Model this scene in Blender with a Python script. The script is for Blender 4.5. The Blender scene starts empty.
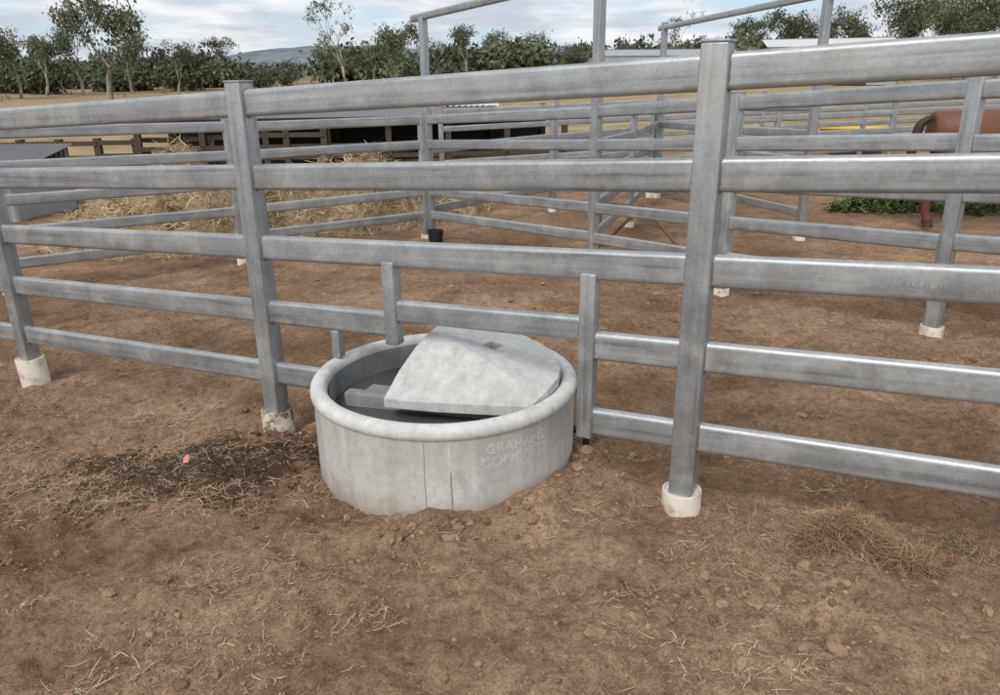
import bpy, bmesh, math, random
import numpy as np
from mathutils import Vector, Matrix, noise
random.seed(7); rng=np.random.default_rng(7)
sc=bpy.context.scene
sc.view_settings.view_transform='Standard'; sc.view_settings.look='None'; sc.view_settings.exposure=0
COL=sc.collection

# ------------------------------------------------------------------ helpers
def mkobj(name,me,mats=(),parent=None,mw=None):
    o=bpy.data.objects.new(name,me); COL.objects.link(o)
    for m in mats: me.materials.append(m)
    if mw is not None: o.matrix_world=mw
    if parent: o.parent=parent
    return o
def empty(name):
    o=bpy.data.objects.new(name,None); o.empty_display_size=.1; COL.objects.link(o); return o
def pydata(name,v,f,smooth=False,sharp=None):
    me=bpy.data.meshes.new(name); me.from_pydata(v,[],f); me.update()
    if smooth:
        me.polygons.foreach_set('use_smooth',[True]*len(me.polygons))
        if sharp: me.set_sharp_from_angle(angle=math.radians(sharp))
    return me
def box_mesh(name,sx,sy,sz,bev=.004,seg=2):
    bm=bmesh.new(); bmesh.ops.create_cube(bm,size=1)
    for v in bm.verts: v.co=Vector((v.co.x*sx,v.co.y*sy,v.co.z*sz))
    if bev: bmesh.ops.bevel(bm,geom=bm.edges[:],offset=bev,segments=seg,affect='EDGES',profile=.5)
    me=bpy.data.meshes.new(name); bm.to_mesh(me); bm.free()
    if bev:
        me.polygons.foreach_set('use_smooth',[True]*len(me.polygons)); me.set_sharp_from_angle(angle=math.radians(35))
    return me
def lathe(name,prof,n=96,jit=0):
    v=[];f=[]
    for i in range(n):
        a=2*math.pi*i/n
        for r,z in prof:
            k=1+jit*noise.noise(Vector((math.cos(a)*2,math.sin(a)*2,z*4)))
            v.append((r*k*math.cos(a),r*k*math.sin(a),z))
    m=len(prof)
    for i in range(n):
        j=(i+1)%n
        for k in range(m-1):
            f.append((i*m+k,j*m+k,j*m+k+1,i*m+k+1))
    return pydata(name,v,f,True,50)
class NT:
    def __init__(s,name):
        s.m=bpy.data.materials.new(name); s.m.use_nodes=True; s.t=s.m.node_tree
        s.b=s.t.nodes['Principled BSDF']
    def n(s,typ,**kw):
        nd=s.t.nodes.new(typ)
        for k,v in kw.items():
            if k in nd.inputs: nd.inputs[k].default_value=v
            else: setattr(nd,k,v)
        return nd
    def l(s,a,b): s.t.links.new(a,b)
    def noise(s,vec,scale,det=4,rough=.6,dist=0):
        nd=s.t.nodes.new('ShaderNodeTexNoise'); nd.inputs['Scale'].default_value=scale
        nd.inputs['Detail'].default_value=det; nd.inputs['Roughness'].default_value=rough
        nd.inputs['Distortion'].default_value=dist
        if vec is not None: s.l(vec,nd.inputs['Vector'])
        return nd.outputs['Fac']
    def ramp(s,fac,stops):
        nd=s.t.nodes.new('ShaderNodeValToRGB'); cr=nd.color_ramp
        while len(cr.elements)<len(stops): cr.elements.new(.5)
        for e,(p,c) in zip(cr.elements,stops):
            e.position=p; e.color=(c,c,c,1) if not isinstance(c,tuple) else (*c,1)
        s.l(fac,nd.inputs['Fac']); return nd.outputs['Color']
    def mix(s,fac,a,b,mode='MIX'):
        nd=s.t.nodes.new('ShaderNodeMix'); nd.data_type='RGBA'; nd.blend_type=mode
        for i,x in ((0,fac),(6,a),(7,b)):
            if isinstance(x,(int,float)): nd.inputs[i].default_value=x if i==0 else (x,x,x,1)
            elif isinstance(x,tuple): nd.inputs[i].default_value=(*x,1)
            else: s.l(x,nd.inputs[i])
        return nd.outputs[2]
    def math(s,op,a,b=0,clamp=False):
        nd=s.t.nodes.new('ShaderNodeMath'); nd.operation=op; nd.use_clamp=clamp
        for i,x in ((0,a),(1,b)):
            if isinstance(x,(int,float)): nd.inputs[i].default_value=x
            else: s.l(x,nd.inputs[i])
        return nd.outputs[0]
    def mapping(s,vec,scale=(1,1,1),loc=(0,0,0)):
        nd=s.t.nodes.new('ShaderNodeMapping'); nd.inputs['Scale'].default_value=scale; nd.inputs['Location'].default_value=loc
        s.l(vec,nd.inputs['Vector']); return nd.outputs[0]
    def coord(s,w='Object'):
        return s.t.nodes.new('ShaderNodeTexCoord').outputs[w]
    def bump(s,h,strength=.3,dist=.01,prev=None):
        nd=s.t.nodes.new('ShaderNodeBump'); nd.inputs['Strength'].default_value=strength; nd.inputs['Distance'].default_value=dist
        s.l(h,nd.inputs['Height'])
        if prev is not None: s.l(prev,nd.inputs['Normal'])
        return nd.outputs[0]
    def out(s,col=None,rough=None,metal=None,normal=None,spec=None):
        for k,x in (('Base Color',col),('Roughness',rough),('Metallic',metal),('Normal',normal),('Specular IOR Level',spec)):
            if x is None: continue
            if isinstance(x,tuple): s.b.inputs[k].default_value=(*x,1)
            elif isinstance(x,(int,float)): s.b.inputs[k].default_value=x
            else: s.l(x,s.b.inputs[k])
        return s.m

# ------------------------------------------------------------------ materials
def mat_galv(name,lo,hi,metal=.75,ends=True):
    s=NT(name); c=s.coord('Object'); oi=s.n('ShaderNodeObjectInfo')
    add=s.n('ShaderNodeVectorMath'); add.operation='ADD'; s.l(c,add.inputs[0])
    mul=s.n('ShaderNodeVectorMath'); mul.operation='SCALE'; mul.inputs['Scale'].default_value=37
    comb=s.n('ShaderNodeCombineXYZ'); s.l(oi.outputs['Random'],comb.inputs[0]); s.l(oi.outputs['Random'],comb.inputs[1]); 
    s.l(comb.outputs[0],mul.inputs[0]); s.l(mul.outputs[0],add.inputs[1]); v=add.outputs[0]
    st=s.noise(s.mapping(v,(.7,24,24) if ends else (24,24,.9)),1.5,4,.65)
    bl=s.noise(v,6,4,.65)
    vo=s.n('ShaderNodeTexVoronoi',Scale=80.0); s.l(v,vo.inputs['Vector'])
    sp=s.ramp(vo.outputs['Color'],[(0,.80),(1,1.12)])
    col=s.mix(s.ramp(st,[(.3,0.),(.7,1.)]),lo,hi)
    col=s.mix(.55,col,s.ramp(bl,[(.3,.70),(.68,1.14)]),'MULTIPLY')
    col=s.mix(.6,col,sp,'MULTIPLY')
    col=s.mix(.55,col,s.ramp(st,[(.30,.55),(.42,1.)]),'MULTIPLY')
    col=s.mix(.35,col,s.ramp(oi.outputs['Random'],[(0,.75),(1,1.15)]),'MULTIPLY')
    dust=s.ramp(s.noise(v,3.1,4,.72),[(.52,0.),(.66,1.)])
    col=s.mix(s.math('MULTIPLY',dust,.4),col,(.40,.38,.34))
    mt=s.math('SUBTRACT',metal,s.math('MULTIPLY',dust,.35))
    if ends:
        g=s.n('ShaderNodeSeparateXYZ'); s.l(s.coord('Generated'),g.inputs[0])
        e=s.math('ABSOLUTE',s.math('SUBTRACT',g.outputs[0],.5))
        e=s.math('ADD',e,s.math('MULTIPLY',bl,.02))
        em=s.ramp(e,[(.493,0.),(.503,1.)])
        col=s.mix(s.math('MULTIPLY',em,.5),col,(.5,.5,.5))
    nr=s.bump(st,.10,.004)
    ro=s.ramp(bl,[(.3,.36),(.7,.56)])
    return s.out(col,ro,mt,nr)
M_RAIL=mat_galv('galvanised_rail_steel',(.33,.35,.365),(.51,.53,.54),.62)
M_POST=mat_galv('galvanised_post_steel',(.30,.317,.33),(.44,.455,.465),.55,False)
M_WELD=NT('weld_metal').out((.20,.195,.19),.6,.4)
M_STENCIL=NT('rail_stencil_ink').out((.25,.26,.27),.55,.4)

def mat_concrete(name,lo,hi,dirt=True):
    s=NT(name); c=s.coord('Object')
    n1=s.noise(c,3,5,.65); n2=s.noise(c,28,5,.7)
    col=s.mix(s.ramp(n1,[(.3,0.),(.72,1.)]),lo,hi)
    col=s.mix(.6,col,s.ramp(n2,[(.3,.74),(.7,1.12)]),'MULTIPLY')
    stv=s.noise(s.mapping(c,(9,9,.8)),2.0,4,.6)
    col=s.mix(.45,col,s.ramp(stv,[(.35,.70),(.6,1.05)]),'MULTIPLY')
    vo=s.n('ShaderNodeTexVoronoi',Scale=42.0); s.l(c,vo.inputs['Vector'])
    pin=s.ramp(vo.outputs['Distance'],[(.06,0.),(.12,1.)])
    col=s.mix(.45,col,pin,'MULTIPLY')
    if dirt:
        g=s.n('ShaderNodeSeparateXYZ'); s.l(c,g.inputs[0])
        h=s.math('ADD',g.outputs[2],s.math('MULTIPLY',s.noise(c,9,3),.13))
        m=s.ramp(h,[(.04,1.),(.15,0.)])
        col=s.mix(s.math('MULTIPLY',m,.65),col,(.26,.185,.125))
        dd=s.ramp(s.noise(c,6.5,5,.75),[(.57,0.),(.68,1.)])
        col=s.mix(s.math('MULTIPLY',dd,.32),col,(.31,.28,.23))
    nr=s.bump(n2,.3,.006); nr=s.bump(pin,.3,.004,nr)
    return s.out(col,.82,0.,nr,.35)
M_CONC=mat_concrete('trough_concrete',(.56,.555,.53),(.70,.695,.67))
M_CONC2=mat_concrete('lid_concrete',(.48,.475,.455),(.60,.595,.575),False)
M_INNER=mat_concrete('dark_inner_concrete',(.20,.205,.20),(.32,.325,.315),False)  # darker tone than the outer trough concrete

def mat_foot(name,lo,hi,a,b):
    s=NT(name); c=s.coord('Object')
    return s.out(s.mix(s.ramp(s.noise(c,12,5,.7),[(a,0.),(b,1.)]),lo,hi),.6,0.,s.bump(s.noise(c,40,3),.2,.004))
M_FOOT=mat_foot('footing_pipe_rusty',(.55,.49,.40),(.13,.07,.04),.42,.53)
M_FOOT2=mat_foot('footing_pipe_plastic',(.62,.57,.48),(.34,.24,.16),.48,.70)

s=NT('trough_water_surface'); c=s.coord('Object')
M_WATER=s.out((.07,.077,.075),.05,0.,s.bump(s.noise(c,7,2),.05,.01)); s.b.inputs['IOR'].default_value=1.33; s.b.inputs['Specular IOR Level'].default_value=.8

# dirt
s=NT('bare_dirt_ground'); geo=s.n('ShaderNodeNewGeometry'); P=geo.outputs['Position']
sep=s.n('ShaderNodeSeparateXYZ'); s.l(P,sep.inputs[0])
nl=s.noise(P,.6,5,.62); nm=s.noise(P,3.2,5,.68); nf=s.noise(P,24,5,.75); nff=s.noise(P,110,3,.75)
A=(.190,.113,.066); B=(.385,.256,.160)
dirt=s.mix(s.ramp(nl,[(.34,0.),(.64,1.)]),A,B)
dirt=s.mix(.9,dirt,s.ramp(nm,[(.3,.58),(.5,.97),(.72,1.25)]),'MULTIPLY')
dirt=s.mix(.9,dirt,s.ramp(nf,[(.3,.48),(.5,1.),(.72,1.4)]),'MULTIPLY')
dirt=s.mix(.8,dirt,s.ramp(nff,[(.3,.52),(.5,1.),(.7,1.4)]),'MULTIPLY')
def patch(cx,cy,rx,ry):
    x=s.math('DIVIDE',s.math('SUBTRACT',sep.outputs[0],cx),rx); y=s.math('DIVIDE',s.math('SUBTRACT',sep.outputs[1],cy),ry)
    d=s.math('SQRT',s.math('ADD',s.math('MULTIPLY',x,x),s.math('MULTIPLY',y,y)))
    d=s.math('ADD',d,s.math('MULTIPLY',s.math('SUBTRACT',nm,.5),2.6))
    return s.ramp(s.math('ADD',d,s.math('MULTIPLY',s.math('SUBTRACT',nf,.5),.9)),[(.6,1.),(1.05,0.)])
pm=s.math('MAXIMUM',patch(-1.42,3.04,.62,.40),patch(-.98,3.22,.36,.26))
dirt=s.mix(s.math('MULTIPLY',pm,.82),dirt,(.050,.031,.020))
dirt=s.mix(s.math('MULTIPLY',patch(-1.0,2.75,.4,.16),.4),dirt,(.09,.06,.04))
yn=s.math('ADD',sep.outputs[1],s.math('MULTIPLY',s.math('SUBTRACT',s.noise(P,.12,3),.5),14))
pas=s.mix(s.ramp(nl,[(.35,0.),(.65,1.)]),(.26,.185,.10),(.40,.31,.18))
far=s.n('ShaderNodeMapRange'); s.l(yn,far.inputs[0]); far.inputs[1].default_value=16; far.inputs[2].default_value=27
col=s.mix(far.outputs[0],dirt,pas)
far2=s.n('ShaderNodeMapRange'); s.l(sep.outputs[1],far2.inputs[0]); far2.inputs[1].default_value=90; far2.inputs[2].default_value=220
col=s.mix(far2.outputs[0],col,s.mix(s.ramp(s.noise(P,.012,3),[(.4,0.),(.6,1.)]),(.20,.135,.10),(.28,.21,.155)))
hgt=s.math('ADD',s.math('MULTIPLY',nf,.028),s.math('MULTIPLY',nff,.0065))
M_DIRT=s.out(col,.95,0.,s.bump(hgt,.95,1.0),.12)

s=NT('dirt_clod'); geo=s.n('ShaderNodeNewGeometry'); P=geo.outputs['Position']
rnd=geo.outputs['Random Per Island']
col=s.mix(rnd,(.175,.105,.060),(.37,.245,.152)); col=s.mix(.7,col,s.ramp(s.noise(P,60,3),[(.3,.6),(.7,1.25)]),'MULTIPLY')
M_CLOD=s.out(col,.95,0.,s.bump(s.noise(P,110,2),.6,.005),.1)
def mat_islands(name,stops,rough=.8):
    s=NT(name); geo=s.n('ShaderNodeNewGeometry')
    return s.out(s.ramp(geo.outputs['Random Per Island'],stops),rough,0.,None,.2)
M_STRAW=mat_islands('dry_straw',[(0,(.19,.12,.07)),(.4,(.34,.24,.145)),(.8,(.48,.37,.23)),(1,(.62,.52,.36))])
M_ROOT=mat_islands('dry_root_mat',[(0,(.15,.085,.045)),(.5,(.33,.205,.11)),(1,(.48,.34,.20))])
M_HAY=mat_islands('old_hay',[(0,(.27,.19,.10)),(.5,(.50,.385,.225)),(1,(.70,.59,.40))])
M_GREEN=mat_islands('green_weed_leaf',[(0,(.05,.08,.025)),(1,(.14,.18,.07))])
M_DARKMAN=mat_islands('manure_crumb',[(0,(.03,.02,.013)),(1,(.10,.065,.042))],.9)
def mat_leaf(name,d,l):
    s=NT(name); geo=s.n('ShaderNodeNewGeometry'); oi=s.n('ShaderNodeObjectInfo')
    k=s.noise(geo.outputs['Position'],.45,1)
    c=s.mix(s.ramp(k,[(.35,0.),(.65,1.)]),d,l)
    c=s.mix(.6,c,s.ramp(geo.outputs['Random Per Island'],[(0,.6),(1,1.35)]),'MULTIPLY')
    c=s.mix(.7,c,s.ramp(oi.outputs['Random'],[(0,.7),(1,1.35)]),'MULTIPLY')
    return s.out(c,.7,0.,None,.25)
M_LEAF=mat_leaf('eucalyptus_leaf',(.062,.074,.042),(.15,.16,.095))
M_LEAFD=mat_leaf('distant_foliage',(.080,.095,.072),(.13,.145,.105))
s=NT('pale_bark'); c=s.coord('Object'); M_BARK=s.out(s.mix(s.ramp(s.noise(s.mapping(c,(1,1,.3)),1.5,2),[(.35,0.),(.65,1.)]),(.14,.12,.10),(.40,.37,.33)),.85)
s=NT('weathered_timber'); c=s.coord('Object'); M_TIMB=s.out(s.mix(s.noise(s.mapping(c,(3,3,.6)),4,3),(.035,.026,.020),(.10,.078,.06)),.9)
def mat_corr(name,lo,hi,rust=.2):
    s=NT(name); c=s.coord('Object')
    col=s.mix(s.noise(c,1.3,3),lo,hi); col=s.mix(s.math('MULTIPLY',s.ramp(s.noise(c,2.4,4,.7),[(.55,0.),(.7,1.)]),rust),col,(.20,.10,.05))
    return s.out(col,.55,.3)
M_IRON=mat_corr('corrugated_iron',(.30,.31,.32),(.46,.47,.48))
M_OLDIRON=mat_corr('weathered_roof_iron',(.12,.12,.12),(.22,.22,.22),.4)
M_WHITEROOF=mat_corr('pale_roof_iron',(.6,.6,.58),(.72,.72,.70),.05)
M_DARKIN=NT('dark_shed_interior').out((.05,.045,.04),.9)  # near-black colour stands in for the shade inside the sheds
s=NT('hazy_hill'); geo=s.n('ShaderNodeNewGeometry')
M_HILL=s.out(s.mix(s.ramp(s.noise(geo.outputs['Position'],.012,4,.65),[(.35,0.),(.65,1.)]),(.13,.16,.18),(.22,.245,.26)),1.,0.,None,.0)  # aerial haze painted into the base colour as bluish grey
s=NT('chestnut_horse_coat'); c=s.coord('Object'); M_HORSE=s.out(s.mix(s.noise(c,3,3),(.10,.036,.016),(.19,.075,.034)),.6)
M_HAIR=NT('horse_dark_hair').out((.05,.024,.015),.7)
M_HOOF=NT('horse_hoof').out((.04,.035,.03),.6)
M_YEL=NT('yellow_plastic').out((.62,.40,.03),.45)
M_BLK=NT('black_plastic').out((.015,.015,.016),.5)
M_PINK=NT('faded_red_plastic').out((.62,.20,.15),.6)
M_RUSTB=NT('rusty_red_steel').out((.19,.125,.10),.7,.2)

# ------------------------------------------------------------------ terrain
TC=(-.247,3.105)
def base_g(x,y):
    xx=max(-12,min(12,x-.7))
    d=y-2.54
    if d>6: d=6+2.5*(1-math.exp(-(d-6)/2.5))
    g=.024*xx-.058*d
    if y>25:
        k=min(1,(y-25)/60); g=g*(1-k*.3)+.0142*(min(y,650)-25)
        g+=min(1,(y-25)/80)*1.2*noise.noise(Vector((x*.01,y*.01,3)))
    return g
def gh(x,y):
    g=base_g(x,y)
    if -14<x<14 and y<22:
        V=Vector((x,y,0))
        g+=.034*noise.noise(V*1.1)+.034*noise.noise(V*3.1+Vector((5,1,0)))
        n3=noise.noise(V*8+Vector((1,9,0))); g+=.030*n3
        n4=noise.noise(V*18); g+=.018*n4
        if y<6: g+=.010*abs(noise.noise(V*34))
    r=math.hypot(x-TC[0],y-TC[1])
    if .3<r<1.3:
        an=math.atan2(y-TC[1],x-TC[0])
        amp=.015+.05*max(0,math.cos(an+.6))
        g+=amp*math.exp(-((r-.62)/.16)**2)
        if r<.9: g-= .02*noise.noise(Vector((x,y,0))*1.1)
    g+=.03*math.exp(-((x-.05)/.35)**2-((y-1.9)/.2)**2)
    g+=.04*math.exp(-((x+1.4)/.35)**2-((y-3.0)/.22)**2)
    return g
def axis(lo,f0,f1,hi,step,gr):
    a=list(np.arange(f0,f1+1e-6,step)); s_=step; p=f1; up=[]
    while p<hi: s_*=gr; p+=s_; up.append(p)
    s_=step; p=f0; dn=[]
    while p>lo: s_*=gr; p-=s_; dn.append(p)
    return dn[::-1]+a+up
xs=axis(-2600,-3.0,3.0,2600,.017,1.042); ys=axis(-60,1.05,4.4,2600,.017,1.026)
nx,ny=len(xs),len(ys)
V=[(x,y,gh(x,y)) for y in ys for x in xs]
F=[(j*nx+i,j*nx+i+1,(j+1)*nx+i+1,(j+1)*nx+i) for j in range(ny-1) for i in range(nx-1)]
mkobj('dirt_ground',pydata('dirt_ground',V,F,True),[M_DIRT])

# ------------------------------------------------------------------ clods + straw
def ico(sub):
    bm=bmesh.new(); bmesh.ops.create_icosphere(bm,subdivisions=sub,radius=1)
    v=np.array([p.co[:] for p in bm.verts]); f=np.array([[q.index for q in p.verts] for p in bm.faces]); bm.free(); return v,f
I1=ico(1); I2=ico(2)
def scatter_blobs(name,pts,mat,smooth=False):
    Vs=[];Fs=[];o=0
    for (x,y,z,r) in pts:
        v,f=(I2 if r>.011 else I1)
        k=1+rng.uniform(-.3,.3,(len(v),1))
        sc_=np.array([r*rng.uniform(.7,1.4),r*rng.uniform(.7,1.3),r*rng.uniform(.45,.85)])
        a=rng.uniform(0,6.28); R=np.array([[math.cos(a),-math.sin(a),0],[math.sin(a),math.cos(a),0],[0,0,1]])
        Vs.append((v*k*sc_)@R.T+np.array([x,y,z+r*.1])); Fs.append(f+o); o+=len(v)
    return mkobj(name,pydata(name,np.vstack(Vs).tolist(),np.vstack(Fs).tolist(),smooth),[mat])
def intr(x,y,m=.0): return math.hypot(x-TC[0],y-TC[1])<.58+m
pts=[]
while len(pts)<16000:
    y=.9+7.5*rng.random()**1.6; x=rng.uniform(-.9,.9)*(y+.5)
    if intr(x,y): continue
    d=noise.noise(Vector((x*1.3,y*1.3,7)))+.7*noise.noise(Vector((x*4,y*4,7)))
    if rng.random()>.36+d*1.6: continue
    r=min(.032,.0030/(rng.random()**.5+.075))*(.8 if y<2 else 1)
    pts.append((x,y,gh(x,y),r))
for _ in range(500):
    a=rng.uniform(-1.9,.9); rr=.6+abs(rng.normal(0,.1)); x=TC[0]+rr*math.cos(a); y=TC[1]+rr*math.sin(a)
    if not intr(x,y,.005): pts.append((x,y,gh(x,y),min(.028,.004/(rng.random()**.6+.07))))
for _ in range(160):
    x=rng.normal(.95,.25); y=rng.normal(1.95,.25); pts.append((x,y,gh(x,y),min(.030,.006/(rng.random()**.6+.1))))
scatter_blobs('dirt_clods',pts,M_CLOD)
pts=[]
for _ in range(1900):
    x=rng.normal(-1.30,.32); y=rng.normal(3.08,.19)
    if intr(x,y): continue
    pts.append((x,y,gh(x,y),.002+.010*rng.random()**2.5))
scatter_blobs('manure_crumbs',pts,M_DARKMAN)

def strips(name,items,mat,parent=None):
    V=[];F=[]
    for p,d,L,w,b in items:
        p=Vector(p); d=Vector(d).normalized()
        up=Vector((rng.normal(0,.35),rng.normal(0,.35),1)); sd=d.cross(up)
        if sd.length<1e-3: sd=Vector((1,0,0))
        sd.normalize(); sd*=w*.5
        m=p+d*L*.5+sd.normalized()*b*L+Vector((0,0,abs(b)*L*.3)); q=p+d*L
        i=len(V); V+= [p-sd,p+sd,m-sd,m+sd,q-sd*.5,q+sd*.5]
        F+= [(i,i+1,i+3,i+2),(i+2,i+3,i+5,i+4)]
    return mkobj(name,pydata(name,[tuple(v) for v in V],F),[mat],parent)
it=[]
while len(it)<20000:
    y=.9+7.5*rng.random()**1.5; x=rng.uniform(-.9,.9)*(y+.5)
    if intr(x,y): continue
    d=noise.noise(Vector((x*.9,y*.9,17)))+.6*noise.noise(Vector((x*3,y*3,2)))
    if y<3.4 and x<-.4: d+=.2
    if rng.random()>.20+d*1.6: continue
    a=rng.uniform(0,6.28); L=.008+.055*rng.random()**2.8
    if rng.random()<.02: L*=2.5
    w=rng.uniform(.0011,.0028)*(1+.15*max(0,y-2))
    it.append(((x,y,gh(x,y)+.003),(math.cos(a),math.sin(a),rng.normal(.02,.12)),L*(1+.1*max(0,y-3)),w,rng.normal(0,.12)))
# matted little wads of hay trodden into the dirt
for _ in range(85):
    cy=1.0+4.8*rng.random()**1.2; cx=rng.uniform(-.85,.85)*(cy+.4); R=rng.uniform(.03,.10)
    if noise.noise(Vector((cx*.9,cy*.9,17)))<-.15 and cx>-.4: continue
    a0=rng.uniform(0,3.14)
    for _ in range(int(1100*R)):
        x=cx+rng.normal(0,R); y=cy+rng.normal(0,R*.6)
        if intr(x,y): continue
        a=a0+rng.normal(0,.9)
        it.append(((x,y,gh(x,y)+.004+.008*rng.random()),(math.cos(a),math.sin(a),rng.normal(.02,.2)),rng.uniform(.015,.07),rng.uniform(.0012,.003),rng.normal(0,.2)))
strips('straw_litter',it,M_STRAW)

def tuft(name,cx,cy,rx,ry,h,n,mat,up=.5,L0=.05,w=.0022):
    it=[]
    for _ in range(n):
        a=rng.uniform(0,6.28); q=rng.random()**.6; x=cx+rx*q*math.cos(a); y=cy+ry*q*math.sin(a)
        if intr(x,y): continue
        z=gh(x,y)+h*(1-q*q)*rng.uniform(.35,1)+.003
        b=rng.uniform(0,6.28)
        it.append(((x,y,z),(math.cos(b)+.5*math.cos(a),math.sin(b)+.5*math.sin(a),rng.normal(0,up)),L0*rng.uniform(.4,1.5),w*rng.uniform(.6,1.2),rng.normal(0,.25)))
    return strips(name,it,mat)
tuft('dead_grass_clump',1.20,2.25,.18,.11,.11,5200,M_ROOT,.45,.05,.0018)
tuft('dead_grass_clump',1.36,2.12,.10,.07,.06,1100,M_ROOT,.4,.06,.0018)
tuft('dead_grass_clump',.92,2.22,.3,.2,.008,420,M_STRAW,.1,.05,.0018)
tuft('dead_grass_clump',-1.95,3.0,.6,.4,.010,1500,M_STRAW,.1,.045,.002)
tuft('dead_grass_clump',-1.25,2.75,.6,.16,.010,1000,M_STRAW,.1,.045,.002)
tuft('dead_grass_clump',-1.2,3.2,.5,.2,.012,400,M_STRAW,.15,.05,.002)
tuft('green_weed',1.56,2.20,.17,.11,.03,230,M_GREEN,.4,.022,.003)
tuft('dead_grass_clump',1.6,2.2,.22,.14,.02,500,M_ROOT,.4,.04,.0018)
tuft('green_weed',2.1,4.6,.25,.2,.02,130,M_GREEN,.4,.03,.004)
tuft('green_weed',6.0,11.6,.9,.5,.30,1400,M_GREEN,.8,.16,.03)
tuft('green_weed',7.3,11.3,.9,.5,.18,900,M_GREEN,.8,.14,.03)

# ------------------------------------------------------------------ fences
def rail_mesh(name,L,H=.115,W=.042):
    r=W*.47; prof=[]
    for cx,cz,a0 in ((W/2-r,H/2-r,0),(-W/2+r,H/2-r,90),(-W/2+r,-H/2+r,180),(W/2-r,-H/2+r,270)):
        for k in range(7):
            a=math.radians(a0+k*15); prof.append((cx+r*math.cos(a),cz+r*math.sin(a)))
    n=len(prof); V=[(-L/2,y,z) for y,z in prof]+[(L/2,y,z) for y,z in prof]
    F=[(i,(i+1)%n,n+(i+1)%n,n+i) for i in range(n)]
    F+=[tuple(range(n))[::-1],tuple(range(n,2*n))]
    return pydata(name,V,F,True,50)
def rail(name,p,q,parent,H=.115,W=.042,mat=None,off=.0):
    p=Vector(p);q=Vector(q); d=q-p; L=d.length; x=d.normalized()
    y=Vector((0,0,1)).cross(x).normalized(); z=x.cross(y)
    M=Matrix((x,y,z)).transposed().to_4x4(); M=M@Matrix.Rotation(math.radians(random.uniform(-1.2,1.2)),4,'X')
    M.translation=(p+q)/2+y*off
    return mkobj(name,rail_mesh(name,L,H,W),[mat or M_RAIL],parent,M)
def post(name,x,y,z0,z1,ang,parent,S=.09,cap=True,mat=None,S2=None):
    M=Matrix.Rotation(ang+math.radians(random.uniform(-.6,.6)),4,'Z'); M.translation=(x,y,(z0+z1)/2)
    o=mkobj(name,box_mesh(name,S,S2 or S,z1-z0,.007,3),[mat or M_POST],parent,M)
    if cap:
        M2=M.copy(); M2.translation=(x,y,z1+.003)
        mkobj('post_cap',box_mesh('post_cap',S+.003,(S2 or S)+.003,.010,.003,2),[M_POST],parent,M2)
    return o
def footing(x,y,z,parent,r=.08,h=.12,mat=None):
    prof=[(0,-.25),(r,-.25),(r,h-.004),(r-.004,h),(r-.009,h),(r-.012,h-.006),(.0,h-.010)]
    M=Matrix.Rotation(random.uniform(0,6),4,'Z')@Matrix.Rotation(random.uniform(-.05,.05),4,'X'); M.translation=(x,y,z)
    mkobj('footing',lathe('footing',prof,32,.03),[mat or M_FOOT2],parent,M)
def weld(p,ang,parent,H=.115,W=.042):
    n=26; V=[];F=[]
    for i in range(n):
        a=2*math.pi*i/n; cy=math.copysign(abs(math.cos(a))**.6,math.cos(a))*W/2; cz=math.copysign(abs(math.sin(a))**.55,math.sin(a))*H/2
        for k in range(5):
            b=2*math.pi*k/5; rr=.0046*(1+.4*math.sin(i*2.3))
            V.append((rr*math.sin(b),cy*(1+rr*math.cos(b)/(W/2)),cz*(1+rr*math.cos(b)/(H/2))))
    for i in range(n):
        for k in range(5):
            F.append((i*5+k,i*5+(k+1)%5,((i+1)%n)*5+(k+1)%5,((i+1)%n)*5+k))
    M=Matrix.Rotation(ang,4,'Z'); M.translation=Vector(p)
    mkobj('weld_bead',pydata('weld_bead',V,F,True),[M_WELD],parent,M)

main=empty('cattle_yard_fence')
Rp=Vector((.698,2.543,0)); ud=Vector((-.886,.465,-.048)); SP=2.074
HT=[1.611,1.29,.965,.65,.332]
def FP(t,h=0): v=Rp+ud*t; v.z+=h; return v
angm=math.atan2(ud.y,ud.x)
for t in [-SP,0,SP,2*SP,3*SP]:
    b=FP(t); g=gh(b.x,b.y)
    post('post',b.x,b.y,min(b.z,g)-.1,b.z+1.70,angm,main)
footing(FP(0).x,FP(0).y,-.0,main,.074,.105)
footing(FP(SP).x,FP(SP).y,-.115,main,.078,.15,M_FOOT)
footing(FP(2*SP).x,FP(2*SP).y,-.16,main,.082,.14)
footing(FP(-SP).x,FP(-SP).y,.1,main)
def seg(i,t0,t1,H=.115,dh=0,name=None,w0=True,w1=True):
    h=HT[i]+dh
    rail(name or 'rail_%d'%(i+1),FP(t0,h),FP(t1,h),main,H)
    for t,w in ((t0,w0),(t1,w1)):
        if w: weld(FP(t,h),angm,main,H)
PW=.0445
for k in (-1,0,1,2):
    a=k*SP+PW; b=(k+1)*SP-PW
    for i in range(5):
        if k==0 and i>=3: continue
        seg(i,a,b)
tS1,tS2,tSt=1.315,.403,1.64
seg(3,tS1+.03,SP-PW); seg(3,PW,tS2-.03)
seg(4,1.71,SP-PW,w0=False); seg(4,PW,tS2-.03)
seg(3,tS2+.03,tS1-.03,.10,.064,'short_rail')
for nm,t,z0,z1 in (('short_post',tS1,HT[3]-.09,HT[2]-.03),('short_post',tS2,HT[4]-.07,HT[2]-.03)):
    b=FP(t); post(nm,b.x,b.y,b.z+z0,b.z+z1,angm,main,.062,False)
b=FP(tSt); post('stub_post',b.x,b.y,.384,b.z+HT[3]-.055,angm,main,.045,False)
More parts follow.
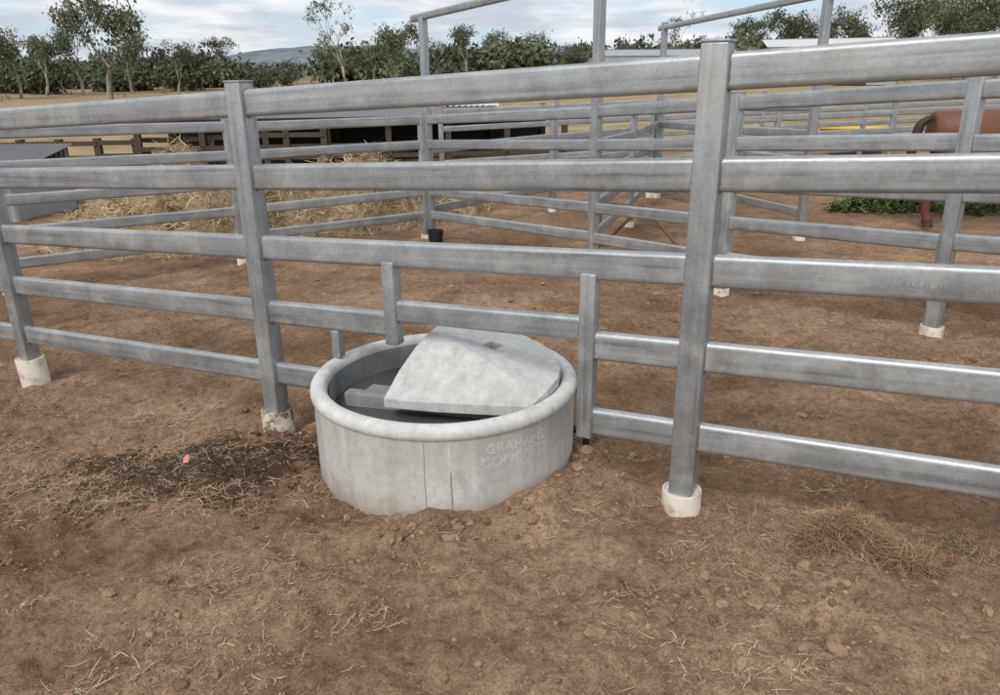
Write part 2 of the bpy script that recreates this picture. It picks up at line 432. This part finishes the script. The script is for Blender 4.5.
def font_mesh(txt,size,ext=.0):
    cu=bpy.data.curves.new('t','FONT'); cu.body=txt; cu.size=size; cu.extrude=ext; cu.align_x='CENTER'; cu.resolution_u=2
    o=bpy.data.objects.new('t',cu); COL.objects.link(o); bpy.context.view_layer.update()
    me=bpy.data.meshes.new_from_object(o.evaluated_get(bpy.context.evaluated_depsgraph_get()))
    bpy.data.objects.remove(o); return me
def rail_text(t,h,txt,size=.030):
    me=font_mesh(txt,size); x=-ud.normalized(); y=Vector((0,0,1)).cross(x).normalized(); z=x.cross(y)
    M=Matrix((x,z,-y)).transposed().to_4x4(); M.translation=FP(t,h-.018)-y*(.0216)
    mkobj('rail_marking',me,[M_STENCIL],main,M)
rail_text(-.95,HT[4],'CATTLE RAIL 115X42  2.01  00:10',.030)
rail_text(-.75,HT[2],'DURAGAL AUS MADE 116-42',.026)
rail_text(.62,HT[3]+.064,'DURAGAL',.022)
rail_text(-.5,HT[3],'115 X 42',.020)

def fence(name,P,Hs=(1.6,1.28,.96,.645,.33),ph=1.68,S=.09,foot=True,tall={}):
    e=empty(name)
    for i,(x,y) in enumerate(P):
        g=base_g(x,y)
        j=min(i,len(P)-2); an=math.atan2(P[j+1][1]-P[j][1],P[j+1][0]-P[j][0])
        post('post',x,y,g-.1,g+tall.get(i,ph),an,e,S)
        if foot: footing(x,y,g+.01,e,.075,.06)
    for i in range(len(P)-1):
        a=Vector((*P[i],base_g(*P[i]))); b=Vector((*P[i+1],base_g(*P[i+1]))); d=(b-a).normalized()*(S/2-.001)
        for k,h in enumerate(Hs):
            z=Vector((0,0,h+random.uniform(-.006,.006))); rail('rail_%d'%(k+1),a+d+z,b-d+z,e)
    return e
fB=fence('cattle_yard_fence',[(4.15,3.35),(2.96,4.88),(1.93,6.33),(1.0,7.9),(-.94,10.43)],tall={3:2.85,4:2.87})
fC=fence('cattle_yard_fence',[(-1.01,10.40),(-3.1,8.95),(-5.0,7.45),(-6.9,5.95)])
rail('overhead_bar',(-1.10,10.63,-.45+2.83),(1.0,7.9,-.25+2.80),fB,.09,.06)
rail('overhead_bar',(1.0,7.9,-.25+2.80),(2.2,6.2,2.6),fB,.09,.06)
fD=fence('cattle_yard_fence',[(1.0,7.98),(1.9,10.9),(2.9,14.0),(5.2,14.5),(7.6,15.0),(10,15.5),(12.5,16)],tall={2:2.95})
fE=fence('cattle_yard_fence',[(2.9,13.9),(3.4,11.5),(3.76,9.3)],tall={2:2.85})
rail('overhead_bar',(2.85,14.2,-.5+2.95),(3.8,9.0,-.3+2.80),fE,.09,.06)
fF=fence('cattle_yard_fence',[(-.94,10.5),(.9,12.6),(2.8,14.0)],(1.6,1.2,.8,.4))
fG=fence('cattle_yard_fence',[(-1.2,16.5),(1.3,17.3),(3.8,18),(6.3,18.6),(9,19.2),(12,20),(15,20.6)],(1.55,1.2,.85,.5))
g=empty('rusty_gate_frame'); gz=base_g(1.6,9.6)
for a,b in (((1.25,9.3,.05),(2.35,8.9,.05)),((1.25,9.3,.55),(2.35,8.9,.5)),((1.3,9.3,.03),(1.75,9.1,.55)),((1.75,9.1,.55),(2.2,8.95,.03)),((1.25,9.3,.0),(1.27,9.3,.6)),((2.35,8.9,0),(2.37,8.9,.55))):
    rail('bar',Vector(a)+Vector((0,0,gz)),Vector(b)+Vector((0,0,gz)),g,.04,.04,M_RUSTB)

# ------------------------------------------------------------------ trough
tr=empty('concrete_water_trough'); T=Matrix.Translation((TC[0],TC[1],0))
prof=[(.568,-.2),(.573,.0),(.5745,.318),(.577,.323),(.5835,.329),(.587,.345),(.584,.361),(.575,.372),(.560,.379),(.545,.380),(.530,.376),(.519,.365),(.514,.348),(.507,.1)]
mkobj('body',lathe('body',prof,160,.004),[M_CONC],tr,T)
inner=[(.5065,.345),(.5055,.33),(.499,.0),(.0,-.01)]
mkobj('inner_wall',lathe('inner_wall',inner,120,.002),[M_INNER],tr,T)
mkobj('water_surface',lathe('water_surface',[(.503,.238),(.3,.238),(0,.238)],96),[M_WATER],tr,T)
a=Vector((-.69,3.10)); b=Vector((.20,2.862)); c2=(a+b)/2; d=b-a
M=Matrix.Rotation(math.atan2(d.y,d.x),4,'Z'); M.translation=(c2.x,c2.y,.15)
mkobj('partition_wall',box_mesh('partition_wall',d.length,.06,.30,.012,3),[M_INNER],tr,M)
M=Matrix.Rotation(math.atan2(d.y,d.x)-.1,4,'Z'); M.translation=(-.52,3.125,.255)
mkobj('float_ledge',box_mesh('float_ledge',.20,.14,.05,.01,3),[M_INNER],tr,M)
A_=(-.495,2.915,.335); G_=(.121,2.784,.345)
rim=[(-.44,3.03,.415),(-.375,3.14,.487),(-.315,3.235,.530),(-.275,3.36,.522),(-.21,3.48,.496),(-.10,3.53,.472),(.03,3.48,.455),(.13,3.39,.445),(.205,3.28,.438),(.250,3.15,.432),(.262,3.03,.425),(.245,2.93,.415),(.195,2.84,.398)]
mid=[(-.19,3.085,.522),(-.062,2.935,.497),(.075,2.835,.434)]
bm=bmesh.new()
vA=bm.verts.new(A_); vG=bm.verts.new(G_); t=[bm.verts.new(v) for v in rim]; m=[bm.verts.new(v) for v in mid]
b1=bm.verts.new((-.29,2.865,.335)); b2=bm.verts.new((-.085,2.825,.338))
for f in ((vA,b1,m[0],t[1],t[0]),(b1,b2,m[1],m[0]),(b2,vG,m[2],m[1]),(vG,t[12],m[2]),(t[1],m[0],t[2]),
          (t[2],m[0],t[4],t[3]),(m[0],m[1],t[6],t[5],t[4]),(m[1],t[8],t[7],t[6]),(m[1],m[2],t[9],t[8]),(m[2],t[11],t[10],t[9]),(m[2],t[12],t[11])):
    bm.faces.new(f)
bmesh.ops.recalc_face_normals(bm,faces=bm.faces[:])
if sum(f.normal.z for f in bm.faces)<0: bmesh.ops.reverse_faces(bm,faces=bm.faces[:])
bmesh.ops.triangulate(bm,faces=bm.faces[:])
dn={v:bm.verts.new(v.co-Vector((0,0,.045))) for v in list(bm.verts)}
for f in list(bm.faces):
    bm.faces.new([dn[v] for v in reversed(f.verts)])
for e_ in [e for e in bm.edges if len(e.link_faces)==1 and e.verts[0] in dn and e.verts[1] in dn]:
    lp=e_.link_loops[0]; a_,b_=lp.vert,lp.link_loop_next.vert
    bm.faces.new((b_,a_,dn[a_],dn[b_]))
bmesh.ops.recalc_face_normals(bm,faces=bm.faces[:])
me=bpy.data.meshes.new('lid'); bm.to_mesh(me); bm.free()
lid=mkobj('lid',me,[M_CONC2],tr)
cut=mkobj('cut',box_mesh('cut',.065,.105,.4,0),[],None,Matrix.Translation((-.030,3.165,.47))@Matrix.Rotation(-.45,4,'Z'))
bo=lid.modifiers.new('b','BOOLEAN'); bo.object=cut; bo.operation='DIFFERENCE'; bo.solver='EXACT'
bpy.context.view_layer.update()
m2=bpy.data.meshes.new_from_object(lid.evaluated_get(bpy.context.evaluated_depsgraph_get()))
lid.modifiers.clear(); lid.data=m2; bpy.data.objects.remove(cut)
bv=lid.modifiers.new('v','BEVEL'); bv.width=.005; bv.segments=2; bv.limit_method='ANGLE'; bv.angle_limit=math.radians(50); bv.use_clamp_overlap=True
def wrap_text(txt,size,z,phi0):
    me=font_mesh(txt,size,.0006)
    for v in me.vertices:
        ph=phi0+v.co.x/.575; r=.5742+v.co.z
        v.co=Vector((r*math.sin(ph),-r*math.cos(ph),z+v.co.y))
    mkobj('cast_lettering',me,[M_CONC],tr,T)
wrap_text("GRAHAMS",.060,.245,math.radians(33)); wrap_text("CONCRETE",.060,.190,math.radians(33))
def seam(phi,z0,z1,w=.004,mat=None):
    V=[];F=[]; n=24
    for i in range(n+1):
        z=z0+(z1-z0)*i/n; p=phi+.004*noise.noise(Vector((z*9,phi,0)))
        for dx,dr in ((-w,0),(0,.0028),(w,0)):
            ph=p+dx/.575; V.append(((.5738+dr)*math.sin(ph),-(.5738+dr)*math.cos(ph),z))
    for i in range(n):
        for k in range(2): F.append((i*3+k,i*3+k+1,i*3+k+4,i*3+k+3))
    mkobj('casting_seam',pydata('casting_seam',V,F,True),[mat or M_INNER],tr,T)
seam(math.radians(-4.5),-.05,.315,.002); seam(math.radians(5.5),-.05,.19,.0025); seam(math.radians(5.0),.21,.315,.003,M_CONC)
M=Matrix.Translation((TC[0]+.60,TC[1]-.02,.10))@Matrix.Rotation(math.radians(90),4,'Y')
mkobj('inlet_fitting',lathe('inlet_fitting',[(0,-.06),(.018,-.06),(.018,-.01),(.028,-.01),(.028,.02),(.02,.022),(.02,.05),(0,.05)],20),[M_BLK],tr,M)
M=Matrix.Translation((TC[0]+.635,TC[1]-.02,.0))
mkobj('inlet_pipe',lathe('inlet_pipe',[(.016,-.15),(.016,.11),(0,.12)],20),[M_BLK],tr,M)
o=empty('plastic_tag')
V=[(-.012,-.01,0),(.014,-.012,.004),(.016,.010,.020),(.004,.016,.03),(-.012,.01,.018)]
mkobj('tag',pydata('tag',[(x-1.42,y+3.02,zz+gh(-1.42,3.02)+.012) for x,y,zz in V],[(0,1,2,3,4)]),[M_PINK],o)
mkobj('black_bucket',lathe('black_bucket',[(0,0),(.09,0),(.11,.17),(.10,.17),(.085,.02),(0,.02)],32),[M_BLK],None,Matrix.Translation((-.86,10.15,base_g(-.9,10.1)-.01)))

# ------------------------------------------------------------------ hay heaps
s=NT('hay_core'); geo=s.n('ShaderNodeNewGeometry'); P=geo.outputs['Position']
c_=s.mix(s.ramp(s.noise(P,2.2,4,.7),[(.35,0.),(.62,1.)]),(.22,.155,.09),(.50,.39,.24)); c_=s.mix(.8,c_,s.ramp(s.noise(s.mapping(P,(1,3,3)),14,4,.75),[(.32,.4),(.68,1.35)]),'MULTIPLY')
M_HAYC=s.out(c_,.95,0.,s.bump(s.noise(P,25,4,.8),.9,.05),.1)
def heap(name,cx,cy,rx,ry,h,n,seed):
    e=empty(name); V=[];F=[]; N=50
    def hz(x,y):
        q=((x-cx)/rx)**2+((y-cy)/ry)**2
        k=max(0,1-q)**.7*(1+.7*noise.noise(Vector((x*1.2,y*1.2,seed)))+.45*noise.noise(Vector((x*3.0,y*3.0,seed))))
        return base_g(x,y)-.04+h*k
    for j in range(N+1):
        for i in range(N+1):
            x=cx-rx+2*rx*i/N; y=cy-ry+2*ry*j/N; V.append((x,y,hz(x,y)+.05*noise.noise(Vector((x*9,y*9,0)))))
    for j in range(N):
        for i in range(N): F.append((j*(N+1)+i,j*(N+1)+i+1,(j+1)*(N+1)+i+1,(j+1)*(N+1)+i))
    mkobj('heap_core',pydata('heap_core',V,F,True),[M_HAYC],e)
    it=[]
    for _ in range(n):
        a=rng.uniform(0,6.28); q=rng.random()**.5*1.08; x=cx+rx*q*math.cos(a); y=cy+ry*q*math.sin(a); b=rng.uniform(0,6.28)
        it.append(((x,y,hz(x,y)+.03),(math.cos(b),math.sin(b),rng.normal(0,.45)),rng.uniform(.08,.28),.010,rng.normal(0,.15)))
    strips('loose_stalks',it,M_HAY,e)
heap('hay_heap',-4.7,10.8,1.7,1.2,1.0,4600,1)
heap('hay_heap',-2.7,11.9,1.7,1.1,.90,3600,2)
heap('hay_heap',-5.3,13.4,1.9,1.1,.75,2400,3)
heap('hay_heap',-1.4,13.0,1.2,.8,.5,1500,4)

# ------------------------------------------------------------------ sheds, timber fence
def slab(name,c,s_,mat,parent,rot=None,bev=.0):
    M=(rot or Matrix.Identity(4)).copy(); M.translation=c
    return mkobj(name,box_mesh(name,*s_,bev),[mat],parent,M)
def corr(name,W,L,amp,per,mat,parent,M):
    n=int(W/per*6); V=[]
    for i in range(n+1):
        x=-W/2+W*i/n; z=amp*math.sin(2*math.pi*x/per)
        V+=[(x,-L/2,z),(x,L/2,z)]
    F=[(2*i,2*i+2,2*i+3,2*i+1) for i in range(n)]
    return mkobj(name,pydata(name,V,F,True),[mat],parent,M)
Rx=Matrix.Rotation
e=empty('corrugated_iron_shed'); gz=base_g(-10.5,14)
def cwall(nm,x,y,w,h,rot=0):
    M=Matrix.Translation((x,y,gz+h/2-.05))@Rx(math.radians(rot),4,'Z')@Rx(math.radians(90),4,'X'); corr(nm,w,h,.016,.10,M_IRON,e,M)
cwall('front_wall',-10.6,13.5,4.0,.95); cwall('back_wall',-10.6,15.5,4.0,1.25); cwall('side_wall',-8.63,14.5,2.0,.95,90); cwall('side_wall',-12.57,14.5,2.0,.95,90)
M=Matrix.Translation((-10.6,14.45,gz+1.09))@Rx(math.radians(9),4,'X'); corr('roof',4.2,2.3,.015,.1,M_OLDIRON,e,M)
slab('ridge_board',(-10.6,13.3,gz+.90),(4.2,.03,.10),M_OLDIRON,e)

e=empty('open_cattle_shed')
Rz=Rx(math.radians(7),4,'Z')
def sh(x,y,z): p=Rz@Vector((x,y,0)); return (p.x-4.2,p.y+24,base_g(p.x-4.2,p.y+24)+z)
for i in range(8):
    x=-6+12*i/7
    for y,h in ((-1.8,1.25),(1.8,1.3)):
        slab('timber_post',sh(x,y,h/2),(.16,.16,h+.1),M_TIMB,e,Rz)
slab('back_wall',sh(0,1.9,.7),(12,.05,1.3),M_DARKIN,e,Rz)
slab('feed_rail',sh(0,-1.85,.55),(12,.06,.12),M_TIMB,e,Rz); slab('feed_rail',sh(0,-1.85,.25),(12,.06,.12),M_TIMB,e,Rz)
slab('fascia',sh(0,-2.05,1.27),(12.4,.04,.12),M_TIMB,e,Rz)
M=Matrix.Translation(sh(0,0,1.37))@Rz@Rx(math.radians(1.2),4,'X'); corr('roof',12.4,4.2,.015,.12,M_OLDIRON,e,M)
e=empty('timber_rail_fence')
prev=None
for i in range(13):
    x=-17.5+i*1.05; y=21.5+.04*i; g_=base_g(x,y); h=1.05+random.uniform(-.08,.1)
    slab('post',(x,y,g_+h/2-.05),(.17,.17,h+.1),M_TIMB,e,Rx(random.uniform(-.2,.2),4,'Z'))
    if prev:
        for hh in (.9,.5):
            slab('timber_rail',((x+prev[0])/2,y-.09,g_+hh+random.uniform(-.03,.03)),(1.08,.05,.13),M_TIMB,e)
    prev=(x,y)
def farshed(name,x,y,w,d,h,roofmat,rot=0):
    e=empty(name); g_=base_g(x,y); R=Rx(math.radians(rot),4,'Z')
    def P_(a,b,c): q=R@Vector((a,b,0)); return (x+q.x,y+q.y,g_+c)
    slab('walls',P_(0,0,h/2),(w,d,h),M_IRON,e,R)
    slab('doorway',P_(w*.15,-d/2-.02,h*.4),(w*.25,.06,h*.8),M_DARKIN,e,R)  # dark slab on the wall paints the shaded opening
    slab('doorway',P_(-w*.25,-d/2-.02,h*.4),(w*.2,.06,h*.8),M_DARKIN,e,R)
    an=math.radians(14); hw=d/2/math.cos(an)+.25
    for sg in (-1,1):
        M=Matrix.Translation(P_(0,sg*d/4,h+d/4*math.tan(an)+.05))@R@Rx(-sg*an,4,'X'); corr('roof',w+.8,hw,.02,.25,roofmat,e,M)
farshed('farm_shed',36,88,13,7,3.9,M_WHITEROOF,-8)
farshed('farm_shed',19,92,16,6,3.2,M_IRON,6)
farshed('farm_shed',-1.5,34,2.2,1.6,1.0,M_WHITEROOF,6)
e=empty('yellow_feed_tub')
mkobj('tub',lathe('tub',[(0,.0),(.55,.0),(.72,.22),(.76,.23),(.76,.25),(.70,.25),(.53,.04),(0,.04)],40),[M_YEL],e,Matrix.Translation((9.35,20.4,base_g(9.3,20.4)+.42))@Matrix.Diagonal((1.25,.8,1,1)))
slab('stand',(9.35,20.4,base_g(9.3,20.4)+.21),(1.2,.8,.42),M_TIMB,e)

# ------------------------------------------------------------------ horse
def skin(name,verts,edges,rad,mat,parent,root=0,sub=2):
    me=bpy.data.meshes.new(name); me.from_pydata(verts,edges,[])
    o=mkobj(name,me,[mat],parent)
    md=o.modifiers.new('skin','SKIN'); md.use_smooth_shade=True
    sv=me.skin_vertices[0].data
    for i,r in enumerate(rad):
        rr=r if isinstance(r,tuple) else (r,r); sv[i].radius=rr; sv[i].use_root=(i==root)
    m_=o.modifiers.new('sub','SUBSURF'); m_.levels=sub; m_.render_levels=sub
    return o
H=empty('chestnut_horse')
hv=[(0,0,1.17),(-.26,0,1.13),(.42,0,1.06),(.82,0,1.08),(1.06,0,1.22),(1.28,0,1.45),(1.46,0,1.66),(1.62,0,1.61),(1.80,0,1.43),(1.92,0,1.30)]
hr=[.29,.24,.32,.31,.23,.17,.12,.125,.085,.068]
he=[(0,1),(0,2),(2,3),(3,4),(4,5),(5,6),(6,7),(7,8),(8,9)]
for sg in (-1,1):
    off=.10*sg
    k=len(hv); hv+=[(-.12,.15*sg,.95),(.0,.16*sg,.76),(-.24+off*.4,.15*sg,.50),(-.20+off*.4,.15*sg,.14),(-.15+off*.4,.15*sg,.03)]; hr+=[.19,.135,.065,.045,.055]; he+=[(0,k),(k,k+1),(k+1,k+2),(k+2,k+3),(k+3,k+4)]
    k=len(hv); hv+=[(.86,.15*sg,.86),(.91+off,.14*sg,.50),(.90+off,.14*sg,.14),(.95+off,.14*sg,.03)]; hr+=[.135,.062,.043,.055]; he+=[(3,k),(k,k+1),(k+1,k+2),(k+2,k+3)]
skin('body',hv,he,hr,M_HORSE,H)
skin('tail',[(-.30,0,1.28),(-.42,0,1.20),(-.47,0,.92),(-.44,0,.5)],[(0,1),(1,2),(2,3)],[.04,.06,.065,.02],M_HAIR,H)
skin('mane',[(.98,0,1.38),(1.16,0,1.53),(1.34,0,1.70),(1.46,0,1.76)],[(0,1),(1,2),(2,3)],[(.06,.035)]*4,M_HAIR,H)
for sg in (-1,1):
    skin('ear',[(1.46,.06*sg,1.74),(1.46,.07*sg,1.81),(1.47,.075*sg,1.88)],[(0,1),(1,2)],[.03,.028,.008],M_HORSE,H)
    skin('eye',[(1.63,.098*sg,1.64),(1.64,.10*sg,1.64)],[(0,1)],[.02,.02],M_BLK,H)
    for hx in (-.15+.04*sg,.96+.1*sg):
        mkobj('hoof',lathe('hoof',[(0,0),(.066,0),(.056,.07),(0,.075)],20),[M_HOOF],H,Matrix.Translation((hx,.145*sg,-.02)))
H.location=(5.85,9.9,base_g(6.2,10.0)+.04); H.scale=(1.06,1.06,1.06); H.rotation_euler=(0,0,math.radians(-12))

# ------------------------------------------------------------------ trees
def tube(V,F,MI,p,q,r0,r1,n=6):
    p=Vector(p);q=Vector(q); d=(q-p).normalized(); a=d.orthogonal().normalized(); b=d.cross(a); i=len(V)
    for c,r in ((p,r0),(q,r1)):
        for k in range(n):
            t_=2*math.pi*k/n; V.append(tuple(c+a*r*math.cos(t_)+b*r*math.sin(t_)))
    for k in range(n): F.append((i+k,i+(k+1)%n,i+n+(k+1)%n,i+n+k)); MI.append(0)
def leaves(V,F,MI,c,R,n,sz):
    for _ in range(n):
        v=Vector((random.gauss(0,1),random.gauss(0,1),random.gauss(0,.8))); v=v.normalized()*R*random.random()**.45
        v.z-=.25*abs(random.gauss(0,1))*R
        p=c+v; a=Vector((random.gauss(0,.5),random.gauss(0,.5),-1+random.gauss(0,.6))).normalized(); b=a.orthogonal().normalized()
        b.rotate(Matrix.Rotation(random.uniform(0,6.28),3,a)); s1=sz*random.uniform(.6,1.4); s2=s1*random.uniform(.35,.6)
        i=len(V); V+= [tuple(p-b*s2*.4),tuple(p+a*s1*.5-b*s2*.5),tuple(p+a*s1),tuple(p+a*s1*.45+b*s2*.5)]
        F.append((i,i+1,i+2,i+3)); MI.append(1)
def tree_mesh(name,seed,H_,fork=.3,spread=.55,nl=26,sz=.42,R=1.15,depth=4,lat=.6):
    random.seed(seed); V=[];F=[];MI=[]
    def br(p,d,L,r,dep):
        q=p.copy(); dd=d.copy(); segs=3
        for k in range(segs):
            n_=q+dd*L/segs; r1=r*(1-.12); tube(V,F,MI,q,n_,r,r1,7 if dep==depth else 5); q=n_; r=r1
            dd=(dd+Vector((random.gauss(0,.16),random.gauss(0,.16),.04))).normalized()
            if dep<=depth-1 and random.random()<lat: leaves(V,F,MI,q+Vector((random.gauss(0,.5),random.gauss(0,.5),-.1)),R*random.uniform(.4,.8),nl//2,sz)
        if dep==0 or (dep<depth-1 and random.random()<.12):
            leaves(V,F,MI,q,R*random.uniform(.6,1.15),nl,sz); return
        nb=random.choice((2,3,3)) if dep>1 else random.choice((2,3))
        a0=random.uniform(0,6.28)
        for k in range(nb):
            a=a0+6.28*k/nb+random.uniform(-.6,.6); tilt=spread*random.uniform(.4,1.45)
            o=dd.orthogonal().normalized(); o.rotate(Matrix.Rotation(a,3,dd)); nd=(dd*math.cos(tilt)+o*math.sin(tilt)); nd.z+=.12; nd.normalize()
            br(q,nd,L*random.uniform(.48,1.0)*(1.0 if dep<depth else .9),r*random.uniform(.55,.72),dep-1)
    br(Vector((0,0,-.3)),Vector((random.gauss(0,.08),random.gauss(0,.08),1)).normalized(),H_*fork,H_*.020,depth)
    me=bpy.data.meshes.new(name); me.from_pydata(V,[],F); me.polygons.foreach_set('material_index',MI)
    me.materials.append(M_BARK); me.materials.append(M_LEAF); me.update()
    return me,max(v[2] for v in V)
TM=[tree_mesh('eucalyptus_tree_mesh_%d'%i,*a) for i,a in enumerate([
 (11,15,.24,.46,24,.40,1.35,4,.65),(23,15,.26,.38,22,.40,1.3,4,.65),(35,15,.32,.40,12,.36,.85,4,.45),(47,15,.22,.52,24,.40,1.35,4,.7),(59,15,.26,.42,22,.38,1.25,4,.65),
 (71,15,.07,.62,24,.5,1.7,4,.9),(83,15,.09,.50,24,.46,1.6,4,.9),(97,15,.30,.34,18,.38,1.1,4,.6),(101,15,.06,.75,22,.5,1.5,4,.9)])]
def U2X(u,y): return (u-500)/750/1.06*y
random.seed(5)
def tree(u,y,H_,k,w=1.0):
    me,zs=TM[k]; x=U2X(u,y); o=bpy.data.objects.new('eucalyptus_tree',me); COL.objects.link(o)
    sc_=H_/zs; o.location=(x,y,base_g(x,y)-.2); o.scale=(sc_*w,sc_*w*random.uniform(.85,1.15),sc_); o.rotation_euler=(0,0,random.uniform(0,6.28))
for a in [(22,118,10.5,4,1.1),(-10,112,10.5,0,1.1),(48,125,9.5,7,1.2),(112,112,15,3,1.05),(85,132,12,4,1.1),(135,140,12,0,1.0),(180,135,9.5,1,1.2),(205,150,8,0,1.3),
          (235,190,11,7,1.3),(352,108,15.5,2,.95),(378,150,9,0,1.2),(402,140,11.5,3,1.1),(440,165,9,4,1.3),(468,150,11,7,1.3),(500,160,11,0,1.2),(335,160,8,4,1.3),
          (530,170,10,3,1.3),(575,160,7.5,0,1.3),(622,170,8,1,1.2),(683,150,14,2,.95),(705,170,9,4,1.2),
          (742,150,10.5,0,1.2),(765,160,12,7,1.3),(788,150,13,3,1.1),(812,155,12,1,1.2),(838,148,13.5,4,1.1),(862,150,12,0,1.2),(885,140,14.5,7,1.3),(908,150,14,3,1.1),(930,130,13.5,4,1.1),(950,140,16,1,1.1),(975,135,14.5,0,1.1),(998,130,15.5,4,1.1),(1022,135,14,3,1.2),(900,175,15,1,1.3),(960,170,16,3,1.2)]:
    tree(*a)
for u in list(range(-30,230,19))+list(range(365,1060,21)):
    y=random.uniform(135,190); tree(u+random.uniform(-9,9),y,random.choice((3.5,5,6,7.5,9))*random.uniform(.85,1.15),random.choice((5,6,8)),random.uniform(1.0,1.6))
for u in (272,290,262): tree(u,random.uniform(150,165),random.uniform(4,6),6,.9)
def crowns(name,items,seed,n=40,sz=1.5):
    random.seed(seed); V=[];F=[];MI=[]
    for x,y,h,w in items:
        g_=base_g(x,y)
        for _ in range(7):
            c=Vector((x+random.gauss(0,w*.35),y+random.gauss(0,w*.3),g_+h*random.uniform(.2,.85))); leaves(V,F,MI,c,w*random.uniform(.25,.45),n,sz)
        tube(V,F,MI,(x,y,g_-1),(x,y,g_+h*.6),.25,.1,4)
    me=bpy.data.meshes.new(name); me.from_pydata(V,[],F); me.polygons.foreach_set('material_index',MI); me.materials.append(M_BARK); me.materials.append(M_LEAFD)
    mkobj(name,me)
it=[]; random.seed(3)
for u in range(-160,1160,8):
    if 238<u<330: y=random.uniform(420,520); h=random.uniform(7,10)
    else: y=random.uniform(200,300); h=random.uniform(6,13)
    it.append((U2X(u+random.uniform(-5,5),y),y,h,h*.6))
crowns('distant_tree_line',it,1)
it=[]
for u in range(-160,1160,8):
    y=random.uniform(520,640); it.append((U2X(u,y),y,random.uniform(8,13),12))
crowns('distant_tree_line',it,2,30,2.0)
e=empty('dry_shrubs'); V=[];F=[];MI=[]
random.seed(9)
for _ in range(60):
    y=random.uniform(70,140); x=random.uniform(-.75,.75)*y; h=random.uniform(.4,1.3); leaves(V,F,MI,Vector((x,y,base_g(x,y)+h*.4)),h,26,.35)
me=bpy.data.meshes.new('shrub_foliage'); me.from_pydata(V,[],F); me.materials.append(M_LEAFD); mkobj('shrub_foliage',me,[],e)
def hill(name,y,prof,seed):
    V=[];F=[];n=220;rows=8
    for j in range(rows+1):
        k=j/rows
        for i in range(n+1):
            x=-2600+5200*i/n; xx=x/y
            hh=prof(xx)*(1+.25*noise.noise(Vector((x*.004,seed,0)))+.1*noise.noise(Vector((x*.015,seed,0))))
            V.append((x,y+k*500+60*noise.noise(Vector((x*.003,k*3,seed))),6+hh*math.sin(k*math.pi/2)*(1+.08*noise.noise(Vector((x*.01,k*5,seed))))-6*(j==0)))
    for j in range(rows):
        for i in range(n): F.append((j*(n+1)+i,j*(n+1)+i+1,(j+1)*(n+1)+i+1,(j+1)*(n+1)+i))
    mkobj(name,pydata(name,V,F,True),[M_HILL])
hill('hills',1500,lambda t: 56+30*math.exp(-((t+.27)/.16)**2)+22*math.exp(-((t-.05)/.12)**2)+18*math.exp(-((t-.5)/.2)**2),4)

# ------------------------------------------------------------------ world + sun
w=bpy.data.worlds.new('World'); sc.world=w; w.use_nodes=True; nt=w.node_tree; bg=nt.nodes['Background']
sky=nt.nodes.new('ShaderNodeTexSky'); sky.sky_type='NISHITA'; sky.sun_disc=False
SE,SR=math.radians(46),math.radians(205)
sky.sun_elevation=SE; sky.sun_rotation=SR; sky.air_density=1.0; sky.dust_density=1.2
tc=nt.nodes.new('ShaderNodeTexCoord'); mp=nt.nodes.new('ShaderNodeMapping'); mp.inputs['Scale'].default_value=(1.6,1.6,9.5); mp.inputs['Location'].default_value=(.3,.1,.2)
nt.links.new(tc.outputs['Generated'],mp.inputs[0])
def nzn(scale,det,a,b,ca,cb):
    nz=nt.nodes.new('ShaderNodeTexNoise'); nz.inputs['Scale'].default_value=scale; nz.inputs['Detail'].default_value=det; nz.inputs['Roughness'].default_value=.55; nt.links.new(mp.outputs[0],nz.inputs['Vector'])
    cr=nt.nodes.new('ShaderNodeValToRGB'); e=cr.color_ramp.elements; e[0].position=a; e[1].position=b; e[0].color=ca; e[1].color=cb; nt.links.new(nz.outputs['Fac'],cr.inputs[0]); return cr.outputs[0]
cover=nzn(3.2,6,.36,.52,(0,0,0,1),(1,1,1,1))
cloud=nzn(5.5,6,.38,.60,(4.0,4.3,4.75,1),(6.2,6.3,6.45,1))
tint=nt.nodes.new('ShaderNodeMix'); tint.data_type='RGBA'; tint.inputs[0].default_value=.65; nt.links.new(sky.outputs[0],tint.inputs[6]); tint.inputs[7].default_value=(3.7,4.6,5.7,1)
mx=nt.nodes.new('ShaderNodeMix'); mx.data_type='RGBA'; nt.links.new(cover,mx.inputs[0]); nt.links.new(tint.outputs[2],mx.inputs[6]); nt.links.new(cloud,mx.inputs[7])
nt.links.new(mx.outputs[2],bg.inputs[0]); bg.inputs[1].default_value=.15
L=bpy.data.lights.new('sun','SUN'); L.energy=2.4; L.angle=math.radians(24); L.color=(1,.965,.91)
so=bpy.data.objects.new('sun',L); COL.objects.link(so)
sd=Vector((math.sin(SR)*math.cos(SE),math.cos(SR)*math.cos(SE),math.sin(SE)))
so.rotation_euler=sd.to_track_quat('Z','Y').to_euler(); so.location=(0,0,20)

# ------------------------------------------------------------------ camera
cd=bpy.data.cameras.new('camera'); cam=bpy.data.objects.new('camera',cd); COL.objects.link(cam)
cd.sensor_width=36; cd.lens=27; cd.clip_start=.05; cd.clip_end=6000
Mx=Matrix.Rotation(math.radians(90-19.46),4,'X')@Matrix.Rotation(math.radians(-.65),4,'Z'); Mx.translation=(0,0,1.587)
cam.matrix_world=Mx; sc.camera=cam
